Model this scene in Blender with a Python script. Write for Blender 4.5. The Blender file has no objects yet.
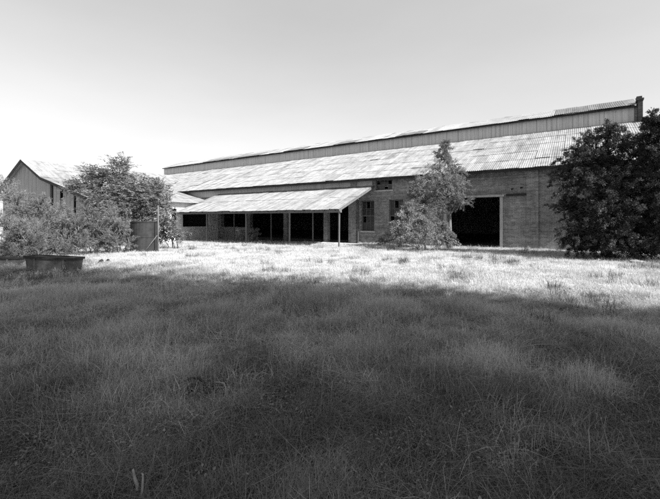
import bpy, math, random
import numpy as np
from mathutils import Vector, noise as mnoise
random.seed(7); rng = np.random.default_rng(7)
S = bpy.context.scene; C = S.collection
R = math.radians
# ------------------------------------------------------------------ frame of the mill yard
# u runs along the long warehouse (to the right), v away from the photographer
EX, EY = 0.8297, -0.5582
NX, NY = 0.5582, 0.8297
TH = math.atan2(EY, EX)
def W(u, v): return (u*EX+v*NX, u*EY+v*NY)
def UV(x, y): return (x*EX+y*EY, x*NX+y*NY)
def P(px, Z): return ((px-330)/370*Z, Z)
def sst(a, b, x):
    t = min(1, max(0, (x-a)/(b-a))); return t*t*(3-2*t)
def gz(x, y):
    u, v = UV(x, y)
    z = -0.17*sst(-9, -26, u)*sst(4, 16, v) if u < -9 else 0.0
    far = sst(60, 140, math.hypot(x, y))
    z += 0.05*mnoise.noise((x*0.35, y*0.35, 1.3)) + 0.025*mnoise.noise((x*1.1, y*1.1, 5.1))*(1-far)
    return z - 0.02

# ------------------------------------------------------------------ materials (a monochrome place: greys only)
def newmat(name):
    m = bpy.data.materials.new(name); m.use_nodes = True
    nt = m.node_tree; nt.nodes.clear()
    out = nt.nodes.new('ShaderNodeOutputMaterial')
    return m, nt, out
def N(nt, t, **kw):
    n = nt.nodes.new(t)
    for k, v in kw.items(): setattr(n, k, v)
    return n
def ramp(nt, fac, stops):
    r = N(nt, 'ShaderNodeValToRGB'); e = r.color_ramp.elements
    while len(e) < len(stops): e.new(0.5)
    for i, (p, c) in enumerate(stops):
        e[i].position = p; e[i].color = (c, c, c, 1)
    nt.links.new(fac, r.inputs[0]); return r.outputs[0]
def mixc(nt, a, b, fac, mode='MIX'):
    m = N(nt, 'ShaderNodeMix', data_type='RGBA', blend_type=mode)
    for s, v in ((m.inputs[0], fac), (m.inputs[6], a), (m.inputs[7], b)):
        if isinstance(v, (int, float)):
            s.default_value = v if s.type == 'VALUE' else (v, v, v, 1)
        else: nt.links.new(v, s)
    return m.outputs[2]
def noise_tex(nt, scale, detail=6, rough=0.6, stretch=None, coord='Object'):
    tc = N(nt, 'ShaderNodeTexCoord'); n = N(nt, 'ShaderNodeTexNoise')
    n.inputs['Scale'].default_value = scale; n.inputs['Detail'].default_value = detail
    n.inputs['Roughness'].default_value = rough
    mp = N(nt, 'ShaderNodeMapping')
    if stretch: mp.inputs['Scale'].default_value = stretch
    nt.links.new(tc.outputs[coord], mp.inputs[0]); nt.links.new(mp.outputs[0], n.inputs['Vector'])
    return n.outputs[0]
def attr(nt, name):
    return N(nt, 'ShaderNodeAttribute', attribute_name=name).outputs['Fac']
def finish(nt, out, col, rough=0.85, bump=None, bstr=0.4, bdist=0.02, spec=0.3):
    b = N(nt, 'ShaderNodeBsdfPrincipled')
    if isinstance(col, (int, float)): b.inputs['Base Color'].default_value = (col, col, col, 1)
    else: nt.links.new(col, b.inputs['Base Color'])
    b.inputs['Roughness'].default_value = rough
    b.inputs['Specular IOR Level'].default_value = spec
    if bump is not None:
        bp = N(nt, 'ShaderNodeBump'); bp.inputs['Strength'].default_value = bstr; bp.inputs['Distance'].default_value = bdist
        nt.links.new(bump, bp.inputs['Height']); nt.links.new(bp.outputs[0], b.inputs['Normal'])
    nt.links.new(b.outputs[0], out.inputs[0])
def m_plain(name, a, b, scale=4, rough=0.85, stretch=None, bstr=0.3, spec=0.3):
    m, nt, out = newmat(name)
    n = noise_tex(nt, scale, 8, 0.65, stretch)
    c = ramp(nt, n, [(0.3, a), (0.7, b)])
    finish(nt, out, c, rough, n, bstr, 0.01, spec); return m
def m_brick(name, lo, hi, mortar, dirty):
    m, nt, out = newmat(name)
    tc = N(nt, 'ShaderNodeTexCoord'); sp = N(nt, 'ShaderNodeSeparateXYZ'); cb = N(nt, 'ShaderNodeCombineXYZ')
    nt.links.new(tc.outputs['Object'], sp.inputs[0])
    ad = N(nt, 'ShaderNodeMath', operation='ADD'); nt.links.new(sp.outputs[0], ad.inputs[0]); nt.links.new(sp.outputs[1], ad.inputs[1])
    nt.links.new(ad.outputs[0], cb.inputs[0]); nt.links.new(sp.outputs[2], cb.inputs[1])
    br = N(nt, 'ShaderNodeTexBrick'); nt.links.new(cb.outputs[0], br.inputs['Vector'])
    br.inputs['Scale'].default_value = 1; br.inputs['Brick Width'].default_value = 0.22; br.inputs['Row Height'].default_value = 0.075
    br.inputs['Mortar Size'].default_value = 0.008; br.inputs['Bias'].default_value = -0.1
    for k, v in (('Color1', lo), ('Color2', hi), ('Mortar', mortar)): br.inputs[k].default_value = (v, v, v, 1)
    n1 = noise_tex(nt, 0.6, 8, 0.7); n2 = noise_tex(nt, 5, 6, 0.7, (1, 1, 0.25))
    d = ramp(nt, n1, [(0.35, dirty), (0.62, 1.0)]); e = ramp(nt, n2, [(0.3, 0.7), (0.7, 1.2)])
    c = mixc(nt, br.outputs['Color'], d, 1.0, 'MULTIPLY'); c = mixc(nt, c, e, 1.0, 'MULTIPLY')
    # rows laid in harder, darker bricks every few courses
    n3 = noise_tex(nt, 1.0, 2, 0.5, (0.15, 0.15, 7.0))
    c = mixc(nt, c, ramp(nt, n3, [(0.35, 0.84), (0.6, 1.08)]), 1.0, 'MULTIPLY')
    finish(nt, out, c, 0.92, br.outputs['Fac'], 0.5, -0.01, 0.15); return m
def m_tin(name, base, dark, rustpos=None, rmin=0.0, rust=0.16, streak=(4.0, 0.35, 0.35)):
    """galvanised sheets; 'var' differs per sheet; weathering stains run down the slope"""
    m, nt, out = newmat(name)
    v = attr(nt, 'var')
    c = ramp(nt, v, [(0.0, dark), (0.3, base*0.9), (0.8, base), (1.0, min(0.9, base*1.06))])
    n1 = noise_tex(nt, 0.35, 8, 0.7); n2 = noise_tex(nt, 1.0, 10, 0.8, streak)
    st = ramp(nt, n2, [(0.36, 0.42), (0.5, 0.86), (0.66, 1.12)])
    c = mixc(nt, c, st, 0.9, 'MULTIPLY')
    n4 = noise_tex(nt, 1.3, 9, 0.8); c = mixc(nt, c, ramp(nt, n4, [(0.36, 0.5), (0.58, 1.08)]), 0.85, 'MULTIPLY')
    rm = ramp(nt, n1, [(0.5, 0.0), (0.68, 1.0)])
    if rustpos is not None:
        tc = N(nt, 'ShaderNodeTexCoord'); sp = N(nt, 'ShaderNodeSeparateXYZ'); nt.links.new(tc.outputs['Object'], sp.inputs[0])
        mr = N(nt, 'ShaderNodeMapRange'); nt.links.new(sp.outputs[0], mr.inputs[0])
        mr.inputs[1].default_value = rustpos[0]; mr.inputs[2].default_value = rustpos[1]
        mr.inputs[3].default_value = rmin; mr.inputs[4].default_value = 1.0
        ml = N(nt, 'ShaderNodeMath', operation='MULTIPLY'); nt.links.new(mr.outputs[0], ml.inputs[0]); nt.links.new(rm, ml.inputs[1]); rm = ml.outputs[0]
    else:
        ml = N(nt, 'ShaderNodeMath', operation='MULTIPLY'); nt.links.new(rm, ml.inputs[0]); ml.inputs[1].default_value = max(rmin, 0.25); rm = ml.outputs[0]
    n3 = noise_tex(nt, 9, 6, 0.7)
    rc = ramp(nt, n3, [(0.3, rust*0.7), (0.7, rust*1.8)])
    c = mixc(nt, c, rc, rm)
    finish(nt, out, c, 0.6, n3, 0.15, 0.004, 0.4); return m
def m_leaf(name, lo, hi, transl=0.3, rough=0.6):
    m, nt, out = newmat(name)
    v = attr(nt, 'var')
    c = ramp(nt, v, [(0.0, lo), (1.0, hi)])
    d = N(nt, 'ShaderNodeBsdfPrincipled'); nt.links.new(c, d.inputs['Base Color']); d.inputs['Roughness'].default_value = rough
    d.inputs['Specular IOR Level'].default_value = 0.25
    t = N(nt, 'ShaderNodeBsdfTranslucent'); nt.links.new(c, t.inputs[0])
    mx = N(nt, 'ShaderNodeMixShader'); mx.inputs[0].default_value = transl
    nt.links.new(d.outputs[0], mx.inputs[1]); nt.links.new(t.outputs[0], mx.inputs[2]); nt.links.new(mx.outputs[0], out.inputs[0])
    return m
def m_grass(name, lo, hi, tip, transl=0.25):
    m, nt, out = newmat(name)
    oi = N(nt, 'ShaderNodeObjectInfo'); v = attr(nt, 'var'); h = attr(nt, 'hgt')
    ad = N(nt, 'ShaderNodeMath', operation='ADD'); nt.links.new(oi.outputs['Random'], ad.inputs[0]); nt.links.new(v, ad.inputs[1])
    pn = N(nt, 'ShaderNodeTexNoise'); pn.inputs['Scale'].default_value = 0.8; pn.inputs['Detail'].default_value = 4; nt.links.new(oi.outputs['Location'], pn.inputs['Vector'])
    pm = N(nt, 'ShaderNodeMapRange'); nt.links.new(pn.outputs[0], pm.inputs[0]); pm.inputs[1].default_value = 0.36; pm.inputs[2].default_value = 0.64
    pm.inputs[3].default_value = -0.75; pm.inputs[4].default_value = 0.75
    a2 = N(nt, 'ShaderNodeMath', operation='ADD'); nt.links.new(ad.outputs[0], a2.inputs[0]); nt.links.new(pm.outputs[0], a2.inputs[1]); ad = a2
    hf = N(nt, 'ShaderNodeMath', operation='MULTIPLY'); nt.links.new(ad.outputs[0], hf.inputs[0]); hf.inputs[1].default_value = 0.5
    c = ramp(nt, hf.outputs[0], [(0.1, lo), (0.9, hi)])
    h2 = N(nt, 'ShaderNodeMath', operation='MULTIPLY'); nt.links.new(h, h2.inputs[0]); h2.inputs[1].default_value = 0.6
    c = mixc(nt, c, tip, h2.outputs[0])
    d = N(nt, 'ShaderNodeBsdfDiffuse'); nt.links.new(c, d.inputs[0])
    t = N(nt, 'ShaderNodeBsdfTranslucent'); nt.links.new(c, t.inputs[0])
    mx = N(nt, 'ShaderNodeMixShader'); mx.inputs[0].default_value = transl
    nt.links.new(d.outputs[0], mx.inputs[1]); nt.links.new(t.outputs[0], mx.inputs[2]); nt.links.new(mx.outputs[0], out.inputs[0])
    return m
def m_ground():
    m, nt, out = newmat('earth_and_thatch')
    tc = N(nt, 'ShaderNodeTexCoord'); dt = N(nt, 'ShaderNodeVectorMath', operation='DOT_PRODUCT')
    nt.links.new(tc.outputs['Object'], dt.inputs[0]); dt.inputs[1].default_value = (0.384, 0.923, 0)  # ground colour changes along the edge of the tree shadow
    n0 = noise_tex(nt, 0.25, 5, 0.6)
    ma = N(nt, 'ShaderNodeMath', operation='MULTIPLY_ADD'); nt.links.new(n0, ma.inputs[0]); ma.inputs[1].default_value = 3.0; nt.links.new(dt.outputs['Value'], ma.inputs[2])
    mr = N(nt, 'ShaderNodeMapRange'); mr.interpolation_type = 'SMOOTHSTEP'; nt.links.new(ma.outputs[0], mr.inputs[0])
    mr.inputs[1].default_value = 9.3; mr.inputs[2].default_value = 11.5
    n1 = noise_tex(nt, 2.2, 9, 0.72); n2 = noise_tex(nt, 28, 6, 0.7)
    shade_green = ramp(nt, n1, [(0.35, 0.02), (0.65, 0.11)])  # green turf with the shade painted into its tone
    dry = ramp(nt, n1, [(0.3, 0.30), (0.62, 0.60)])  # dry straw, painted brighter on the sunlit side
    c = mixc(nt, shade_green, dry, mr.outputs[0])
    c = mixc(nt, c, ramp(nt, n2, [(0.3, 0.6), (0.7, 1.15)]), 0.8, 'MULTIPLY')
    finish(nt, out, c, 0.95, n2, 0.7, 0.03, 0.1); return m

MAT = dict(
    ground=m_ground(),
    brick=m_brick('weathered_brick', 0.2, 0.34, 0.38, 0.6),
    brick_dark=m_brick('sooty_brick', 0.05, 0.09, 0.10, 0.6),
    tin=m_tin('galvanised_tin', 0.31, 0.22, (26, 50.3), 0.05, 0.22),
    tin_porch=m_tin('porch_tin', 0.29, 0.2, None, 0.35, 0.26),
    tin_barn=m_tin('barn_tin', 0.32, 0.24, None, 0.0, 0.3, (0.35, 4.0, 0.35)),
    rusty=m_tin('rusty_tin', 0.15, 0.1, None, 0.8, 0.12),
    board=m_plain('grey_boards', 0.22, 0.40, 3.0, 0.9, (4, 4, 0.35), 0.4),
    clerestory=m_plain('clerestory_boards', 0.36, 0.58, 2.2, 0.9, (3.2, 3.2, 0.12), 0.4),
    barnwall=m_plain('barn_boards', 0.19, 0.33, 3.0, 0.9, (4, 4, 0.3), 0.4),
    white=m_plain('old_whitewash', 0.55, 0.78, 2.5, 0.9, (2, 2, 0.5), 0.3),
    dark=m_plain('tarred_wood', 0.02, 0.045, 4, 0.9, (4, 4, 0.4)),
    post=m_plain('weathered_post', 0.08, 0.16, 6, 0.9, (3, 3, 0.3)),
    jamb=m_plain('pale_painted_wood', 0.28, 0.46, 5, 0.8, (3, 3, 0.3)),
    floor=m_plain('gloom_floor', 0.02, 0.05, 2, 0.9),  # interior gloom put into the floor colour
    glass=m_plain('dusty_glass', 0.012, 0.035, 6, 0.35, None, 0.05, 0.5),
    iron=m_plain('rusted_iron', 0.012, 0.034, 5, 0.75, None, 0.3),
    iron_pale=m_plain('pale_iron', 0.045, 0.095, 5, 0.7, None, 0.3),
    concrete=m_plain('old_concrete', 0.3, 0.5, 3, 0.95),
    stone=m_plain('rubble_stone', 0.12, 0.3, 6, 0.95, None, 0.6),
    bark=m_plain('bark', 0.07, 0.20, 9, 0.95, (1, 1, 0.3), 0.8),
    deadwood=m_plain('bleached_wood', 0.12, 0.32, 30, 0.8, (1, 1, 0.3), 0.4),
    darkstick=m_plain('rotten_wood', 0.015, 0.03, 14, 0.9),
    leaf_feather=m_leaf('feathery_leaf', 0.07, 0.27, 0.35),
    leaf_pale=m_leaf('pale_feathery_leaf', 0.11, 0.31, 0.4),
    leaf_dark=m_leaf('dark_leaf', 0.017, 0.075, 0.2),
    leaf_frond=m_leaf('frond_leaf', 0.07, 0.22, 0.35),
    leaf_weed=m_leaf('weed_leaf', 0.08, 0.26, 0.35),
    leaf_shade=m_leaf('elm_leaf', 0.04, 0.1, 0.1),
    grass=m_grass('shade_green_grass', 0.03, 0.27, 0.24),  # green turf, with deeper shade put into its colour
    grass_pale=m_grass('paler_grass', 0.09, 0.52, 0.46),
    stem=m_grass('straw_stem', 0.2, 0.48, 0.46),
    drygrass=m_grass('sun_toned_grass', 0.28, 0.6, 0.6, 0.35),  # dry straw; its pale tone also carries the sunlight
    weed=m_grass('dark_weed', 0.03, 0.1, 0.12),
)
# ------------------------------------------------------------------ scene graph helpers
def tag(o, label=None, cat=None, group=None, kind=None):
    if label: o['label'] = label
    if cat: o['category'] = cat
    if group: o['group'] = group
    if kind: o['kind'] = kind
    return o
def thing(name, label, cat, loc, rz=0.0, group=None):
    o = bpy.data.objects.new(name, None); C.objects.link(o)
    o.location = loc; o.rotation_euler = (0, 0, rz); o.empty_display_size = 0.3
    return tag(o, label, cat, group)
class MB:
    """collects faces, then links them as ONE mesh object"""
    def __init__(s): s.v = []; s.f = []; s.a = []
    def add(s, vs, fs, var=0.5):
        b = len(s.v); s.v += [tuple(p) for p in vs]; s.f += [tuple(i+b for i in f) for f in fs]; s.a += [var]*len(vs)
    def box(s, x0, x1, y0, y1, z0, z1, var=0.5):
        s.add([(x0,y0,z0),(x1,y0,z0),(x1,y1,z0),(x0,y1,z0),(x0,y0,z1),(x1,y0,z1),(x1,y1,z1),(x0,y1,z1)],
              [(0,3,2,1),(4,5,6,7),(0,1,5,4),(1,2,6,5),(2,3,7,6),(3,0,4,7)], var)
    def beam(s, a, b, w, h, var=0.5):
        """square timber from a to b, w wide, h deep"""
        a = Vector(a); b = Vector(b); d = (b-a).normalized()
        up = Vector((0,0,1)) if abs(d.z) < 0.95 else Vector((0,1,0))
        x = d.cross(up).normalized()*w/2; y = x.cross(d).normalized()*h/2
        vs = [p+sx*x+sy*y for p in (a, b) for sx, sy in ((-1,-1),(1,-1),(1,1),(-1,1))]
        s.add(vs, [(0,1,2,3),(7,6,5,4),(0,4,5,1),(1,5,6,2),(2,6,7,3),(3,7,4,0)], var)
    def tube(s, pts, rads, n=6, var=0.5):
        pts = [Vector(p) for p in pts]; vs = []; fs = []
        for i, p in enumerate(pts):
            d = (pts[min(i+1, len(pts)-1)]-pts[max(i-1, 0)])
            d = d.normalized() if d.length > 1e-6 else Vector((0,0,1))
            x = d.cross(Vector((0.31,0.9,0.28))).normalized(); y = d.cross(x)
            vs += [p+(x*math.cos(2*math.pi*k/n)+y*math.sin(2*math.pi*k/n))*rads[i] for k in range(n)]
        for i in range(len(pts)-1):
            fs += [(i*n+k, i*n+(k+1)%n, (i+1)*n+(k+1)%n, (i+1)*n+k) for k in range(n)]
        fs += [tuple(range(n))[::-1], tuple((len(pts)-1)*n+k for k in range(n))]
        s.add(vs, fs, var)
    def prism(s, prof, x0, x1, axis='x', var=0.5):
        """extrude a closed outline (pairs) along x (outline in y,z) or along y (outline in x,z)"""
        n = len(prof)
        mk = (lambda t, p: (t, p[0], p[1])) if axis == 'x' else (lambda t, p: (p[0], t, p[1]))
        vs = [mk(x0, p) for p in prof]+[mk(x1, p) for p in prof]
        s.add(vs, [tuple(range(n)), tuple(range(2*n-1, n-1, -1))]+[(k, k+n, (k+1)%n+n, (k+1)%n) for k in range(n)], var)
    def build(s, name, mat, parent=None, smooth=False, org=(0,0,0)):
        me = bpy.data.meshes.new(name)
        me.from_pydata([(p[0]-org[0], p[1]-org[1], p[2]-org[2]) for p in s.v], [], s.f)
        at = me.attributes.new('var', 'FLOAT', 'POINT'); at.data.foreach_set('value', np.array(s.a, dtype=np.float32))
        me.materials.append(MAT[mat]); me.update()
        if smooth: me.polygons.foreach_set('use_smooth', [True]*len(me.polygons))
        o = bpy.data.objects.new(name, me); C.objects.link(o)
        if parent is not None: o.parent = parent
        return o
def wall_open(mb, u0, u1, z0, z1, v0, v1, holes, axis='x'):
    """wall slab between v0 and v1 with real openings and reveals"""
    xs = sorted({u0, u1, *[h[0] for h in holes], *[h[1] for h in holes]}); zs = sorted({z0, z1, *[h[2] for h in holes], *[h[3] for h in holes]})
    def pt(x, v, z): return (x, v, z) if axis == 'x' else (v, x, z)
    solid = {}
    for i in range(len(xs)-1):
        for j in range(len(zs)-1):
            cx = (xs[i]+xs[i+1])/2; cz = (zs[j]+zs[j+1])/2
            solid[i, j] = not any(h[0] < cx < h[1] and h[2] < cz < h[3] for h in holes)
    for (i, j), ok in solid.items():
        if not ok: continue
        a, b, c, d = xs[i], xs[i+1], zs[j], zs[j+1]
        mb.add([pt(a,v0,c),pt(b,v0,c),pt(b,v0,d),pt(a,v0,d)], [(0,1,2,3)])
        mb.add([pt(a,v1,c),pt(b,v1,c),pt(b,v1,d),pt(a,v1,d)], [(3,2,1,0)])
        if not solid.get((i-1, j), False): mb.add([pt(a,v0,c),pt(a,v0,d),pt(a,v1,d),pt(a,v1,c)], [(0,1,2,3)])
        if not solid.get((i+1, j), False): mb.add([pt(b,v0,c),pt(b,v1,c),pt(b,v1,d),pt(b,v0,d)], [(0,1,2,3)])
        if not solid.get((i, j-1), False): mb.add([pt(a,v0,c),pt(a,v1,c),pt(b,v1,c),pt(b,v0,c)], [(0,1,2,3)])
        if not solid.get((i, j+1), False): mb.add([pt(a,v0,d),pt(b,v0,d),pt(b,v1,d),pt(a,v1,d)], [(0,1,2,3)])
def sheets(mb, A, along, La, slope, Ls, rows, colw=0.66, jit=0.03, seed=1, up=1):
    """corrugated sheets laid from the eave A up the slope, each lapped, each with its own weathering"""
    rd = random.Random(seed)
    A = Vector(A); a = Vector(along).normalized(); s = Vector(slope).normalized(); n = a.cross(s).normalized()*up
    if n.z < 0: n = -n
    nc = max(1, round(La/colw)); cw = La/nc; rl = Ls/rows; ns = 24
    for r in range(rows):
        for c in range(nc):
            var = min(1, max(0, rd.gauss(0.6, 0.22)))
            e0 = r*rl - (rd.uniform(0, jit*2.6) if r == 0 else 0.08+rd.uniform(0, jit)); e1 = (r+1)*rl
            lift = 0.004 + rd.uniform(0, 0.012)+0.006*(c % 2)+(rd.uniform(0.015, 0.035) if rd.random() < 0.06 else 0); tw = rd.uniform(-0.018, 0.018)
            if rd.random() < 0.05: var = rd.uniform(0, 0.15)
            vs = []
            for k in range(ns+1):
                t = c*cw - 0.03 + (cw+0.06)*k/ns
                h = 0.010*math.cos(2*math.pi*t/0.11)
                for q, e in ((0, e0), (1, e1)):
                    sk = e+tw*(k/ns-0.5)*2
                    vs.append(A+a*t+s*sk+n*(h+lift+(0.016 if q == 0 else 0.0)))
            mb.add(vs, [(2*k, 2*k+2, 2*k+3, 2*k+1) for k in range(ns)], var)

# ------------------------------------------------------------------ setting: ground
def axis_vals(lo, hi, near, step0, grow):
    vals = [0.0]; st = step0
    while vals[-1] < hi:
        vals.append(vals[-1]+st)
        if vals[-1] > near: st *= grow
    neg = [0.0]; st = step0
    while neg[-1] > lo:
        neg.append(neg[-1]-st)
        if -neg[-1] > near: st *= grow
    return sorted(set(vals+neg))
gx = axis_vals(-900, 900, 30, 0.5, 1.25); gy = axis_vals(-900, 900, 40, 0.5, 1.25)
g = MB()
g.v = [(x, y, gz(x, y)) for y in gy for x in gx]; nx = len(gx)
g.f = [(j*nx+i, j*nx+i+1, (j+1)*nx+i+1, (j+1)*nx+i) for j in range(len(gy)-1) for i in range(nx-1)]
g.a = [0.5]*len(g.v)
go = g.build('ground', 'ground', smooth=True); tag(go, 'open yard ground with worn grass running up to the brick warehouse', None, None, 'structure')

# ------------------------------------------------------------------ the long warehouse
U0, U1, V0 = -47.2, 3.1, 22.4
O = (U0, V0, 0)
wh = thing('warehouse', 'long brick warehouse with pale tin roof and boarded clerestory along its ridge', 'warehouse', (*W(U0, V0), 0), TH)
ZE, VE = 4.30, 21.9          # eave edge
VC, ZC0, ZC1 = 29.4, 7.62, 8.52   # clerestory wall
VR, ZR = 32.0, 9.62          # ridge
VB = 2*VR-VC; VBE = 2*VR-VE
door = (-6.6, -3.65, -0.4, 2.84)
wins = [(-12.47, -11.47, 0.78, 2.86), (-10.38, -9.38, 0.78, 2.86)]
trans = (-11.35, -10.15, 3.52, 4.22)
gloom_openings = [(-15.3, -13.5, -0.4, 2.9), (-19.2, -15.65, -0.4, 2.95), (-23.3, -19.55, -0.4, 2.95), (-27.0, -23.65, 0.9, 2.95)]  # openings added so the wall under the shed roof reads black
holes_small = [(-3.08, -2.97, 3.18, 3.29), (-2.64, -2.52, 3.24, 3.34)]
zt = 4.40
m = MB(); wall_open(m, U0, U1, -0.5, zt, V0, V0+0.35, [door, *wins, trans, *gloom_openings, *holes_small])
fw = m.build('front_wall', 'brick', wh, org=O)
# gable ends and back wall
def gable_outline():
    k = (ZC0-ZE)/(VC-VE)
    z_at = lambda v: ZE+(v-VE)*k-0.06
    return [(V0+0.355, -0.5), (2*VR-V0-0.355, -0.5), (2*VR-V0-0.355, z_at(V0)), (VB, ZC0-0.06), (VB, ZC1-0.03), (VR, ZR-0.06), (VC, ZC1-0.03), (VC, ZC0-0.06), (V0+0.355, z_at(V0))]
for ua, ub in ((U0+0.02, U0+0.37), (U1-0.37, U1-0.02)):
    m = MB(); m.prism(gable_outline(), ua, ub); m.build('gable_wall', 'brick', wh, org=O)
m = MB(); m.box(U0, U1, 2*VR-V0-0.35, 2*VR-V0, -0.5, 4.4); m.build('back_wall', 'brick', wh, org=O)
m = MB(); m.box(U0+0.4, U1-0.4, V0+0.36, 2*VR-V0-0.36, -0.3, 0.06); m.build('floor', 'floor', wh, org=O)
# pilasters: where the photo shows one right of the door, and between the windows
for pu, w in ((-2.05, 0.55), (0.6, 0.55), (-7.3, 0.5), (-13.05, 0.45)):
    m = MB(); m.box(pu-w/2, pu+w/2, V0-0.12, V0-0.002, -0.5, 4.2); m.build('pilaster', 'brick', wh, org=O)
m = MB(); m.box(-8.6, 3.0, V0-0.05, V0-0.003, 3.86, 3.98)
m.box(-2.9, -2.33, V0-0.03, V0-0.003, 3.0, 3.02)
m.build('brick_course', 'brick', wh, org=O)
# roof: front, back
sl = Vector((0, VC-VE, ZC0-ZE)); roof = MB(); sheets(roof, (U0-0.2, VE, ZE), (1,0,0), U1-U0+0.4, sl, sl.length, 5, seed=3)
roof.build('roof', 'tin', wh, org=O)
roof = MB(); sheets(roof, (U0-0.2, VBE, ZE), (1,0,0), U1-U0+0.4, Vector((0, VB-VBE, ZC0-ZE)), sl.length, 3, seed=4)
roof.build('roof', 'tin', wh, org=O)
m = MB()
for v_, sgn in ((VE, 1), (VBE, -1)):
    m.box(U0-0.15, U1+0.15, min(v_+0.03*sgn, v_+0.07*sgn), max(v_+0.03*sgn, v_+0.07*sgn), ZE-0.16, ZE-0.015)
m.build('eave_board', 'dark', wh, org=O)
m = MB(); u = U0+0.5
while u < U1:
    m.beam((u, VE+0.08, ZE-0.07), (u, VC-0.1, ZC0-0.10), 0.06, 0.12); u += 0.9
m.build('rafter_tails', 'dark', wh, org=O)
# clerestory
m = MB(); u = U0; rd = random.Random(5)
while u < U1-0.3:
    w = rd.choice((0.24, 0.3, 0.3, 0.6)); m.box(u, min(u+w-0.012, U1), VC-rd.uniform(0.0, 0.025), VC+0.06, ZC0-0.12, ZC1+0.02); u += w
m.build('clerestory_wall', 'clerestory', wh, org=O)
m = MB(); m.box(U0, U1, VB-0.06, VB, ZC0-0.12, ZC1+0.02); m.build('clerestory_wall', 'clerestory', wh, org=O)
s2 = Vector((0, VR-VC+0.25, ZR-ZC1-0.02)); m = MB(); sheets(m, (U0-0.15, VC-0.25, ZC1+0.02), (1,0,0), U1-U0+0.15, s2, s2.length, 1, seed=6)
m.build('clerestory_roof', 'tin_barn', wh, org=O)
m = MB(); sheets(m, (U0-0.15, VB+0.25, ZC1+0.02), (1,0,0), U1-U0+0.15, Vector((0, -s2.y, s2.z)), s2.length, 1, seed=7)
m.build('clerestory_roof', 'tin_barn', wh, org=O)
m = MB(); m.box(U0-0.1, U1, VC-0.21, VC-0.17, ZC1-0.09, ZC1+0.015); m.build('clerestory_eave_board', 'dark', wh, org=O)
# rust-dark stretches of the clerestory roof
nrm = Vector((0, -s2.z, s2.y)).normalized()
def upx(px, v):
    r = (px-330)/370; return v*(0.8297*r-0.5582)/(0.8297+0.5582*r)
for pa, pb in ((212, 238), (243, 268), (292, 311), (341, 362), (402, 428), (556, 637)):
    ua, ub = upx(pa, 30.5), min(upx(pb, 30.5), U1-0.1)
    m = MB(); a0 = Vector((ua, VC-0.25, ZC1+0.02))+nrm*0.035
    sheets(m, a0, (1,0,0), ub-ua, s2, s2.length*(0.98 if pa > 500 else 0.5), 1, seed=int(pa)); tag(m.build('roof_sheet', 'rusty', wh, org=O), 'rust-dark sheet on the clerestory roof')
# stepped brick pier that closes the clerestory at its right-hand end
m = MB(); m.box(U1-0.13, U1+0.1, VC-0.38, VC+0.4, ZC0-0.3, ZC1+0.28); m.box(U1-0.18, U1+0.15, VC-0.44, VC+0.46, ZC1+0.28, ZC1+0.38)
m.box(U1-0.16, U1+0.1, VC-0.05, VC+0.45, ZC1+0.38, ZC1+0.6)
tag(m.build('end_pier', 'brick_dark', wh, org=O), 'dark stepped brick pier at the end of the clerestory')
# doorway: lintel, jambs, track of the sliding door
f = MB(); f.box(door[1], door[1]+0.16, V0-0.10, V0-0.003, -0.4, 2.84); jm = f.build('door_jamb', 'jamb', wh, org=O)
f = MB(); f.box(door[0]-0.16, door[0], V0-0.10, V0-0.003, -0.4, 2.84); f.build('door_jamb', 'jamb', wh, org=O)
f = MB(); f.box(door[0]-0.3, door[1]+0.22, V0-0.14, V0-0.003, 2.843, 2.95); f.build('lintel', 'jamb', wh, org=O)
f = MB(); f.box(door[1]+0.32, -2.34, V0-0.09, V0-0.003, 2.86, 2.98); f.build('door_track', 'iron', wh, org=O)
# windows under and beside the porch
def sash(x0, x1, z0, z1, v, cols, rows, broken=()):
    fr = MB(); t = 0.06
    fr.box(x0, x0+t, v-0.04, v+0.04, z0, z1); fr.box(x1-t, x1, v-0.04, v+0.04, z0, z1)
    fr.box(x0+t, x1-t, v-0.04, v+0.04, z0, z0+t); fr.box(x0+t, x1-t, v-0.04, v+0.04, z1-t, z1)
    w = (x1-x0-2*t)/cols; h = (z1-z0-2*t)/rows
    for c in range(1, cols): fr.box(x0+t+c*w-0.015, x0+t+c*w+0.015, v-0.02, v+0.02, z0+t, z1-t)
    for r in range(1, rows):
        tt = 0.035 if r == rows//2 else 0.013
        fr.box(x0+t, x1-t, v-0.024, v+0.024, z0+t+r*h-tt, z0+t+r*h+tt)
    fo = fr.build('window', 'post', wh, org=O)
    gl = MB()
    for c in range(cols):
        for r in range(rows):
            if (c, r) in broken: continue
            dv = random.uniform(-0.004, 0.004)
            gl.box(x0+t+c*w+0.016, x0+t+(c+1)*w-0.016, v-0.006+dv, v-0.001+dv, z0+t+r*h+0.02, z0+t+(r+1)*h-0.02)
    o = gl.build('pane', 'glass', None, org=O); o.parent = fo
    sm = MB(); sm.box(x0-0.08, x1+0.08, V0-0.07, V0-0.003, z0-0.09, z0-0.002); o = sm.build('sill', 'concrete', None, org=O); o.parent = fo
for x0, x1, z0, z1 in wins: sash(x0+0.002, x1-0.002, z0+0.002, z1-0.002, V0+0.14, 3, 4, {(1, 3), (0, 1)})
sash(trans[0]+0.002, trans[1]-0.002, trans[2]+0.002, trans[3]-0.002, V0+0.1, 4, 2, {(0, 1), (2, 0), (3, 1)})
m = MB(); u = U0+14; rd = random.Random(12)
while u < -11.7:
    w = rd.uniform(2.4, 3.6); m.box(u, min(u+w-0.015, -11.6), V0-0.04-rd.uniform(0, 0.012), V0-0.003, 3.62, 4.19); u += w
m.build('frieze_boards', 'clerestory', wh, org=O)
# downpipe beside the first window
m = MB(); m.tube([(-12.62, V0-0.18, -0.1), (-12.62, V0-0.18, 3.35)], [0.045, 0.045], 8); m.build('downpipe', 'iron_pale', wh, org=O)

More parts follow.
